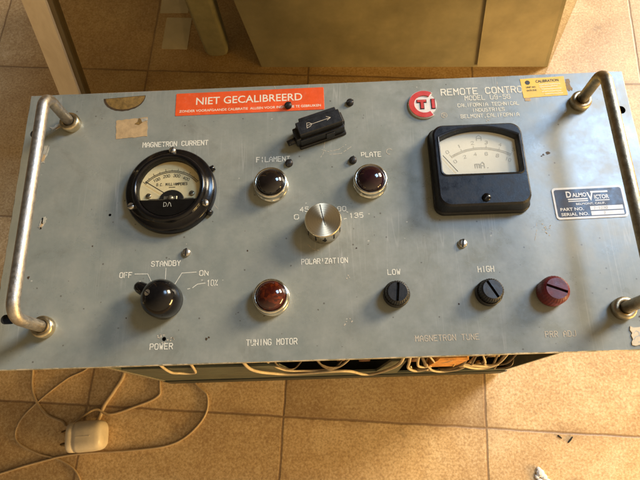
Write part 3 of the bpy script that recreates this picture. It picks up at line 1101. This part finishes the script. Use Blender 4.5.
# --- power selector: black pointer knob
pk = MB()
dome = [(11.5, 0), (12.6, 1.2), (13.4, 3.0)] + [(13.6 * math.cos(PI / 2 * i / 12) ** 0.85 if i < 12 else 0, 11.0 + 14.0 * math.sin(PI / 2 * i / 12)) for i in range(13)]
pk.lathe(dome, 56)
d = Vector((-0.87, 0.49, 0)).normalized()
pk.tube([d * 8 + Vector((0, 0, 8.5)), d * 14 + Vector((0, 0, 8.5)), d * 19 + Vector((0, 0, 8.3)), d * 21.6 + Vector((0, 0, 8.2)), d * 22.9 + Vector((0, 0, 8.1))], [5.4, 4.9, 4.3, 3.2, 1.2], 18)
pknob = pk.build('pointer_knob', BAKELITE, unit, (-118.4, -66.2, ZP))
sd = Vector((-0.30, 0.10, 0.95)).normalized()
T = Matrix.Translation(Vector((-5.2, 1.6, 23.3))) @ sd.to_track_quat('Z', 'Y').to_matrix().to_4x4()
MB().lathe([(2.4, -0.6), (2.4, 0.5), (1.9, 0.8), (0, 0.85)], 20, 0, T).box(-1.8, 1.8, -0.3, 0.3, 0.5, 0.95, 0, 1, T @ Matrix.Rotation(1.3, 4, 'Z')).build('set_screw', [STEEL, SLOT], pknob)

# --- slotted adjustment caps


def cap(x, y, ang, mat, r=9.2, h=11.0, tilt=(0, 0), name='slotted_cap', red=False):
    m = MB()
    n = 60
    if not red:
        m.lathe([(r, 0), (r + .2, .8), (r + .2, 4.2), (r - .6, 4.8)], 48)
    vs, fs = [], []
    prof = [(r - 0.7, 4.0), (r - 0.7, h - 2.2), (r - 1.4, h - 0.7), (r - 2.6, h)] if not red else [(r, 0), (r + .3, 2), (r + .3, h - 5), (r, h - 3.0), (r - .9, h - 1.1), (r - 2.6, h)]
    kk = len(prof)
    for i in range(n):
        a_ = 2 * PI * i / n
        kr = ((0.12 if red else 0.28) if i % 2 else 0.0)
        for j, (rr, zz) in enumerate(prof):
            q = rr - (kr if j < kk - 1 else 0)
            vs.append((q * math.cos(a_), q * math.sin(a_), zz))
    for i in range(n):
        k2 = (i + 1) % n
        for j in range(kk - 1):
            fs.append((i * kk + j, k2 * kk + j, k2 * kk + j + 1, i * kk + j + 1))
    Tt = Matrix.Rotation(tilt[0], 4, 'X') @ Matrix.Rotation(tilt[1], 4, 'Y')
    m.add(vs, fs, 0, False, Tt)
    # top in two halves with a sunk slot between them
    Tt = Tt @ Matrix.Rotation(ang, 4, 'Z')
    rt = r - 2.5
    sw, dp = 0.95, 2.0
    al = math.asin(sw / rt)
    for sgn in (1, -1):
        arc = [(rt * math.cos(al + (PI - 2 * al) * i / 20), rt * math.sin(al + (PI - 2 * al) * i / 20)) for i in range(21)]
        if sgn < 0:
            arc = [(-x_, -y_) for x_, y_ in arc]
        m.add([(x_, y_, h) for x_, y_ in arc] + [(arc[0][0], arc[0][1], h - dp), (arc[-1][0], arc[-1][1], h - dp)],
              [tuple(range(21)), (20, 22, 21, 0)] if True else [], 0, False, Tt)
    m.add([(-rt, -sw, h - dp), (rt, -sw, h - dp), (rt, sw, h - dp), (-rt, sw, h - dp)], [(0, 1, 2, 3)], 1, False, Tt)
    o = m.build(name, [mat, SLOT], unit, (x, y, ZP))
    return o


cap(46.4, -67.0, math.radians(83), BLACKPL)['label'] = 'black slotted cap under the engraving LOW'
cap(111.2, -68.2, math.radians(118), BLACKPL, tilt=(-0.06, 0.05))['label'] = 'black slotted cap under the engraving HIGH'
cap(154.6, -69.4, math.radians(158), REDPL, 9.9, 12.5, tilt=(-0.04, 0.03), red=True)['label'] = 'dark red slotted cap'

# --- black lever switch in the middle of its four screws
sw = MB()
an = math.radians(18.5)
T = Matrix.Rotation(an, 4, 'Z')
sw.prism(rrect(38.5, 16.4, 1.2, 3), 0, 3.0, 0.5, T=T)
sw.prism(rrect(36.4, 13.8, 1.0, 3), 3.0, 10.4, 0.4, T=T)
sw.prism(rrect(35.2, 11.6, 0.8, 3, 0, 1.0), 10.4, 16.4, 0.6, T=T)
sw.prism(rrect(30, 4.0, 0.8, 3, 1.0, 8.2), 6.0, 15.2, 0.5, T=T)
sw.prism(rrect(7, 3.2, 0.6, 3, 6.0, -6.4), 3.0, 9.2, 0.5, T=T)
for xx in (17.9,):
    sw.prism(rrect(2.6, 9, 0.5, 3, xx, 0.6), 3, 13.4, 0.5, T=T)
lever = sw.build('lever_switch', BLACKPL, unit, (-3.8, 64.6, ZP))
d = Vector((math.cos(an), math.sin(an), 0)); p_ = Vector((-d.y, d.x, 0))
MB().tube([d * -19 + p_ * -2 + Vector((0, 0, 7)), d * -24 + p_ * -2.2 + Vector((0, 0, 6.4)), d * -27.5 + p_ * -2.4 + Vector((0, 0, 6))], [2.6, 2.5, 2.2], 14).build('shaft', BLACKPL, lever)
MB().prism(rrect(4, 11, 1, 3, -19, -.5), 2.5, 12.5, .6, T=T).build('end_block', BLACKPL, lever)
ar = MB()
ar.ribbon([(-9.6, 1.2), (9.2, 1.4)], 0.36, 16.52, T=T)
ar.ribbon([(-9.2, 3.4), (-10.4, -0.8), (-7.4, -0.2), (-5.8, 1.3), (-7.4, 3.0), (-9.2, 3.4)], 0.36, 16.52, T=T)
ar.ribbon([(6.6, 3.4), (9.4, 1.4), (6.2, 0.2)], 0.36, 16.53, T=T)
ar.build('arrow_mark', ENGR_FAINT, lever)

# --- emblem: raised red C with T and I
em = MB()
C0 = (0.0, 0.0)


def sector(r0, r1, a0, a1, n=40):
    return [(r1 * math.cos(a0 + (a1 - a0) * i / n), r1 * math.sin(a0 + (a1 - a0) * i / n)) for i in range(n + 1)] + \
           [(r0 * math.cos(a1 + (a0 - a1) * i / n), r0 * math.sin(a1 + (a0 - a1) * i / n)) for i in range(n + 1)]


def thick_sector(mb, r0, r1, a0, a1, z0, z1, mi, n=40):
    vs, fs = [], []
    for i in range(n + 1):
        a_ = a0 + (a1 - a0) * i / n
        c_, s_ = math.cos(a_), math.sin(a_)
        vs += [(r0 * c_, r0 * s_, z0), (r1 * c_, r1 * s_, z0), (r1 * c_, r1 * s_, z1), (r0 * c_, r0 * s_, z1)]
    for i in range(n):
        b = i * 4
        for j in range(4):
            k = (j + 1) % 4
            fs.append((b + j, b + k, b + 4 + k, b + 4 + j))
    fs += [(3, 2, 1, 0), (n * 4, n * 4 + 1, n * 4 + 2, n * 4 + 3)]
    mb.add(vs, fs, mi)


em.lathe([(10.0, 0), (10.0, 1.5), (0, 1.5)], 48, 1, smooth=False)
thick_sector(em, 9.0, 12.4, math.radians(54), math.radians(306), 0.02, 1.49, 1)
thick_sector(em, 7.9, 12.0, math.radians(58), math.radians(302), 1.5, 2.4, 0)
thick_sector(em, 11.95, 12.4, math.radians(54), math.radians(306), 1.5, 1.9, 1)
emblem = em.build('emblem', [EMRED, EMWHITE], unit, (79.6, 86.3, ZP))
lt = MB()
for px, py, pw, ph in ((-1.8, 2.9, 7.0, 1.9), (-1.6, -0.9, 2.3, 5.8), (7.2, 0.2, 2.4, 8.4)):
    lt.box(px - pw / 2 - .5, px + pw / 2 + .5, py - ph / 2 - .5, py + ph / 2 + .5, 1.5, 1.75, 0, 1)
    lt.box(px - pw / 2, px + pw / 2, py - ph / 2, py + ph / 2, 1.75 if py != 2.9 else 1.76, 2.2 if py != 2.9 else 2.22, 0, 0)
lt.build('raised_letters', [EMRED, INK], emblem)

# --- stickers
st = MB().prism(rrect(120.4, 20.8, 0.8, 3), 0.02, 0.28, 0.1).build('orange_sticker', ORANGE, unit, (-60.0, 96.5, ZP), 0.004)
tx = MB()
font_text(tx, 'NIET GECALIBREERD', -43.6, 42.6, 2.4, 6.8, 0.30, 0.008)
tx.build('lettering', PRINTCREAM, st)
tx = MB()
font_text(tx, 'ZONDER VOORAFGAANDE CALIBRATIE  ALLEEN VOOR INDICATIE TE GEBRUIKEN', -57.0, 57.4, -6.4, 2.2, 0.30, 0.012)
tx.build('lettering', PRINTCREAM, st)

tp = MB().prism(ragged(25.2, 17.2, 0.35, 12), 0.02, 0.2).build('tape_remnant', TAPE, unit, (-154.6, 76.4, ZP), 0.07)
m = MB()
m.prism([(2.5, 3.6), (6.0, 2.4), (8.6, 4.2), (7.4, 7.6), (5.8, 8.4), (5.0, 5.2)], 0.2, 0.5)
m.build('torn_fibre', RESIDUE, tp)
m = MB()
m.prism(ragged(5.5, 3.2, 0.8, 5), 0.1, 0.3, T=Matrix.Translation((9.4, 6.4, 0.16)))
m.build('torn_fibre', simple('grey paper fibre', (0.42, 0.38, 0.30), 0.7, 0, 0.3, 400), tp)

hm = MB()
half = [(17.2 * math.cos(PI + PI * i / 30), 13.0 * math.sin(PI + PI * i / 30) + random.uniform(-.2, .2)) for i in range(31)]
hm.prism(half, 0.02, 0.12, mi=1)
hm.prism([(x * 0.93 + 0.6, y * 0.86 - 0.35) for x, y in half], 0.12, 0.2, mi=0)
hm.build('half_round_residue', [RESIDUE, RESIDUE_RIM], unit, (-162.8, 105.6, ZP), 0.05)

ye = MB().prism(ragged(35.2, 17.6, 0.12, 12), 0.02, 0.22).build('calibration_sticker', YELLOW, unit, (176.6, 98.6, ZP), 0.03)
tx = MB()
font_text(tx, 'CALIBRATION', -5.6, 12.8, 5.6, 2.5, 0.3, 0.02)
tx.prism(circle(2.0, 18, -12.2, 5.0), 0.2, 0.3)
font_text(tx, 'UNIT NO.', -14.0, -6.2, 0.6, 1.5, 0.3, 0.02)
font_text(tx, 'DATE DUE', -14.0, -6.2, -2.4, 1.5, 0.3, 0.02)
tx.build('lettering', INK, ye)
tx = MB()
for y, a, b in ((2.2, -3, 13), (0.2, -3, 11), (-2.0, -2, 14), (-4.4, -2, 13), (-6.6, 0, 13)):
    x = a
    while x < b:
        L = random.uniform(0.8, 2.4)
        tx.ribbon([(x, y), (x + L, y + random.uniform(-.4, .4))], 0.9, 0.31)
        x += L + random.uniform(.4, 1.0)
tx.build('handwriting', YELLOWPALE, ye)
MB().prism(ragged(4.2, 2.8, .2, 4), 0.02, 0.2).build('tape_remnant', TAPE, unit, (162.2, 87.8, ZP), 0.05)
MB().prism(ragged(3.6, 10, .8, 5), 0.02, 0.12).build('glue_residue', RESIDUE, unit, (196.6, 99.6, ZP), 0.05)

# small peeled remnants near the left handle and the lower right corner
for x, y, w_, h_, r in ((-216.6, -2.0, 3.2, 9.0, -0.35), (-223.0, 56.0, 4.0, 15.0, -0.15), (-214.5, 80.5, 12, 3.4, 0.35)):
    k = MB()
    k.prism(ragged(w_, h_, 1.0, 5), 0.02, 0.3)
    k.prism(ragged(w_ * .5, h_ * .4, .6, 4), 0.3, 0.5, mi=1, T=Matrix.Translation((0.5, -h_ * .22, 0)))
    k.build('peeled_remnant', [simple('peeled paint film', (0.46, 0.43, 0.34), 0.5, 0, 0.25, 300), TAPE], unit, (x, y, ZP), r)
cpn = MB().prism(ragged(14, 12.6, 0.7, 6), 0.02, 0.7).build('label_remnant', simple('cream label paper', (0.74, 0.60, 0.40), 0.6, 0, 0.12, 200), unit, (211.5, -101.6, ZP), -0.05)
k = MB()
for pts in ([(-5, 2), (-3.4, 3.6), (-1.6, 2.6), (-1.8, 0.4), (-4.4, -0.6), (-5.6, -2.2)], [(-1.8, 0.4), (1.0, -1.8), (4.6, -1.0)], [(-3, -4), (0, -3.4), (5.5, -4.4)], [(0.6, 4.0), (2.6, 2.4), (5.0, 3.2)]):
    k.ribbon(pts, 0.5, 0.78)
k.build('pen_lines', FADEINK, cpn)

# --- nameplate
npz = MB()
npz.prism(rrect(52.6, 25.2, 2.6, 5), 0.02, 0.55)
npl = npz.build('nameplate', WHITEPL, unit, (194.4, -2.1, ZP), 0.012)
npl['label'] = 'navy nameplate with white border'
MB().prism(rrect(49.6, 22.0, 1.6, 4), 0.55, 0.65).build('navy_field', NAVY, npl)
k = MB()
font_text(k, 'D', -16.4, -12.6, 6.8, 5.0, 0.78, 0.03)
font_text(k, 'ALMO', -12.0, -1.4, 6.2, 3.4, 0.78, 0.03)
font_text(k, 'V', -1.2, 3.6, 4.6, 6.8, 0.78, 0.03)
font_text(k, 'ICTOR', 4.0, 14.8, 4.0, 3.4, 0.78, 0.03)
k.box(1.8, 14.6, 7.4, 8.8, 0.65, 0.76); k.box(-15.6, -1.0, 2.4, 3.4, 0.65, 0.76); k.box(-15.6, -1.0, 0.9, 1.7, 0.65, 0.76); k.box(4.2, 14.8, 0.9, 1.6, .65, .76)
font_text(k, 'BELMONT, CALIF.', -10.4, 11.2, -1.2, 2.0, 0.78, 0.02)
font_text(k, 'PART NO.', -22.6, -5.4, -4.9, 2.5, 0.78, 0.025)
font_text(k, 'SERIAL NO.', -22.6, -2.4, -8.9, 2.5, 0.78, 0.025)
k.box(-0.6, 23.4, -6.4, -3.2, 0.65, 0.78); k.box(-0.6, 23.4, -10.4, -7.2, 0.65, 0.78)
k.build('lettering', WHITEPL, npl)
k = MB()
stroke_text(k, '7-1230', 2, 12, -4.8, 1.8, 0.28, 0.86, 0)
stroke_text(k, '2', 8.6, 9.8, -8.8, 1.8, 0.28, 0.86, 0)
k.build('stamped_digits', FADEINK, npl)

# ------------------------------------------------------------------ mains plug and cords on the floor
plug = thing('mains_plug', (-255, -156, 0), 'off white mains plug with two pins lying on the tiles below the left handle', 'plug')
pb = MB()
Tp = Matrix.Translation((2, -2, 14.7)) @ Matrix.Rotation(0.06, 4, 'Z') @ Matrix.Rotation(PI / 2, 4, 'Y')
secs = [(-15, 26, 24), (-14.4, 28.2, 26.2), (-13, 29, 27), (-8.6, 29, 27), (-8.2, 28, 26), (-7.4, 28, 26), (-7.0, 29.4, 27.4), (-4, 30, 28), (8, 30, 28), (14, 29, 27), (17, 27, 25), (19, 23.5, 21.5), (20, 18, 16), (20.3, 8, 8)]
nv = None
vs, fs = [], []
for z_, w_, h_ in secs:
    rr_ = rrect(h_, w_, min(h_, w_) * 0.36, 7)
    nv = len(rr_)
    vs += [(x, y, z_) for x, y in rr_]
for a in range(len(secs) - 1):
    for i in range(nv):
        fs.append((a * nv + i, a * nv + (i + 1) % nv, (a + 1) * nv + (i + 1) % nv, (a + 1) * nv + i))
fs += [tuple(range(nv))[::-1], tuple(nv * (len(secs) - 1) + i for i in range(nv))]
pb.add(vs, fs, 0, True, Tp)
pbo = pb.build('plug_body', PLUGM, plug)
rb = MB()
for q in range(16):
    a = 2 * PI * q / 16
    rb.box(13.2, 14.2, -0.5, 0.5, -4, 10, 0, 0, Tp @ Matrix.Rotation(a, 4, 'Z'))
rb.build('grip_ribs', PLUGM, pbo)
for s in (-1, 1):
    MB().tube([(-12, s * 7 - 2, 14.7), (-20, s * 6 - 3, 14.7), (-23, s * 6 - 3, 14.7)], [1.9, 1.8, .8], 12).build('pin', BRASS, plug)


def floor_path(pts, r):
    return smooth([(x, y, z if len(q) else r) for x, y, z, *q in [(*p, r) if len(p) == 2 else (*p, 1) for p in pts]], 10)


c = MB()
pp = [(-225, -60), (-224, -95), (-232, -112), (-242, -128), (-246, -140), (-246, -147, 14)]
c.tube([Vector(v) - Vector((-255, -156, 0)) for v in floor_path(pp, 2.2)], 2.2, 10)
c.build('flex', CORD, plug)

c = MB()
pts = [(-150, -60), (-149, -104), (-134, -122), (-138, -145), (-165, -167), (-210, -173), (-267, -175), (-302, -181), (-348, -193), (-420, -215)]
c.tube(floor_path(pts, 1.25), 1.25, 10)
co = c.build('long_flex', CORD)
co['label'] = 'cream flex looping wide to the right of the plug and out at the left'
co['category'] = 'cord'
c = MB()
pts = [(-255, -50), (-262, -86), (-286, -100), (-312, -121), (-330, -141), (-331, -160), (-308, -173), (-281, -181), (-262, -196), (-250, -230)]
c.tube(floor_path(pts, 1.0), 1.0, 10)
co = c.build('thin_cord', CORD)
co['label'] = 'thin brownish cord curling round the left of the plug towards the bottom edge'
co['category'] = 'cord'
c = MB()
pts = [(-326, -40), (-324, -84), (-320, -113), (-304, -134), (-285, -143), (-276, -147.5), (-252, -132), (-236, -137), (-212, -131), (-187, -121), (-185, -108), (-192, -60)]
c.tube(floor_path([(*p, 1.4 + (2.4 if 4 < i < 7 else 0)) if i not in (3,) else p for i, p in enumerate(pts)], 1.4), 1.4, 10)
co = c.build('looped_cord', CORD)
co['label'] = 'thin cream cord running from under the left edge past the back of the plug'
co['category'] = 'cord'

# crumbs on the right hand tiles
k = MB()
for x, y, r in ((0, 0, 4.2), (3.4, -3.6, 3.0), (-3.6, -3.2, 2.4), (-1, 3.6, 2.2), (6.4, -8, 3.0), (-1.4, -8, 3.4)):
    k.lathe([(r, 0), (r * .95, r * .5), (r * .5, r * .8), (0, r * .85)], 9, 0, Matrix.Translation((x, y, 0)), False)
o = k.build('plaster_crumb', simple('white plaster', (0.75, 0.72, 0.68), 0.8, 0, 0.2, 300, 0.4), None, (200, -205, 0))
o['label'] = 'small white plaster crumb on the tiles at the bottom right'
o['category'] = 'crumb'
for i, (x, y, a, L) in enumerate(((225, -172, -0.75, 4.5), (235, -175, 0.8, 7.5))):
    k = MB()
    k.prism([(-L / 2, -.5), (0, -.9), (L / 2, -.3), (L / 2, .3), (0, 0.6), (-L / 2, .5)], 0, 1.2, 0.2)
    o = k.build('dark_splinter', SLOT, None, (x, y, 0.1), a)
    o['label'] = ('short dark splinter just under the grout line at the right', 'longer dark splinter to the right of the short one')[i]
    o['category'] = 'splinter'
    o['group'] = 'dark splinters on the right hand tiles'

# ------------------------------------------------------------------ things behind the unit
# leaning tinted glass door: runs up and away from a foot on the floor behind the unit
up = Vector((0.081406, 0.332596, 0.939549))
P0, P1 = Vector((-275.0, 169.2, 3)), Vector((219.5, 147.2, 3))
ax = (P1 - P0).normalized()
nn = ax.cross(up).normalized()          # towards the back or the front, used for thickness only
if nn.y > 0:
    nn = -nn
door = thing('glass_door', P0, 'tinted glass door with a pale wooden stile leaning back behind the control unit', 'glass door')
Lh, Lw = 580, (P1 - P0).length


def slab(mb, a0, a1, u0, u1, t0, t1, mi=0):
    vs = [ax * a + up * u + nn * t for t in (t0, t1) for a, u in ((a0, u0), (a1, u0), (a1, u1), (a0, u1))]
    mb.add(vs, [(0, 1, 2, 3), (7, 6, 5, 4), (0, 4, 5, 1), (1, 5, 6, 2), (2, 6, 7, 3), (3, 7, 4, 0)], mi)
    return mb


def rightfix(mb, dx):
    return mb


slab(MB(), 4, Lw, 0, Lh, -2, 2).build('pane', PANE, door)
k = slab(MB(), -18, 4, 0, Lh, -8, 8)
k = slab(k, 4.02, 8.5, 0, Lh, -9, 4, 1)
k.build('stile', [WOOD, WOODDARK], door)

# brown carton behind the glass
cb = thing('carton', (100, 275, 0), 'large brown cardboard carton standing on the tiles behind the glass door', 'carton')
o0 = Vector((100, 275, 0))
BL, BR = Vector((-79, 284, 0)), Vector((283, 266, 0))
TL, TR = Vector((-125, 292, 340)), Vector((222, 276, 340))
cor = [BL, BR, TR, TL]
vs = [p - o0 for p in cor] + [p + Vector((8, 260, 0) if p.x < 100 else (-70, 260, 0)) - o0 for p in cor]
k = MB().add(vs, [(0, 1, 2, 3), (1, 5, 6, 2), (5, 4, 7, 6), (4, 0, 3, 7), (3, 2, 6, 7), (4, 5, 1, 0)])
k.build('carton_body', CARD, cb)


def on_face(s, t, off):
    p = BL.lerp(BR, s).lerp(TL.lerp(TR, s), t)
    nf = (BR - BL).cross(TL - BL).normalized()
    return p + nf * off - o0


q = [(0.755, 0.015), (0.985, 0.015), (0.985, 0.99), (0.775, 0.99)]
vs = [on_face(s, t, 0.4) for s, t in q] + [on_face(s, t, 3.4) for s, t in q]
MB().add(vs, [(0, 3, 2, 1), (4, 5, 6, 7), (0, 1, 5, 4), (1, 2, 6, 5), (2, 3, 7, 6), (3, 0, 4, 7)]).build('paler_strip', CARD2, cb)  # raised paler strip on the right of the front face

# furniture leg left of the carton
k = MB()

legv, legf = [], []
secs = ((0, 0, 0, 9, 8), (0, 0, 4, 13, 10), (0, 0, 10, 15, 11), (-5, 4, 240, 18, 12), (-8, 6, 410, 20, 13))
for x, y, z, hw, hd in secs:
    legv += [(px + x, py + y, z) for px, py in rrect(hw * 2, hd * 2, 5, 4)]
nl = len(legv) // len(secs)
for a in range(len(secs) - 1):
    for i in range(nl):
        legf.append((a * nl + i, a * nl + (i + 1) % nl, (a + 1) * nl + (i + 1) % nl, (a + 1) * nl + i))
legf += [tuple(range(nl))[::-1], tuple(nl * (len(secs) - 1) + i for i in range(nl))]
k.add(legv, legf)
o = k.build('furniture_leg', LEGM, None, (-136, 312, 0))
o['label'] = 'tapered grey green furniture leg standing between the reflection cards and the carton'
o['category'] = 'leg'
for i, (x, y, w_, h_, r, lab) in enumerate(((-197, 388, 38, 26, -0.05, 'smaller painted reflection card farther back on the tiles seen through the glass'),
                                            (-192, 342, 34, 50, -0.08, 'larger painted reflection card nearer the unit on the tiles seen through the glass'))):
    o = MB().prism(rrect(w_, h_, 1, 2), 0.3, 0.9).build('reflection_card', REFLCARD, None, (x, y, 0), r)  # pale cards added in place of window reflections in the pane
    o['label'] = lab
    o['category'] = 'reflection card'
    o['group'] = 'pale cards painted as reflections in the glass'
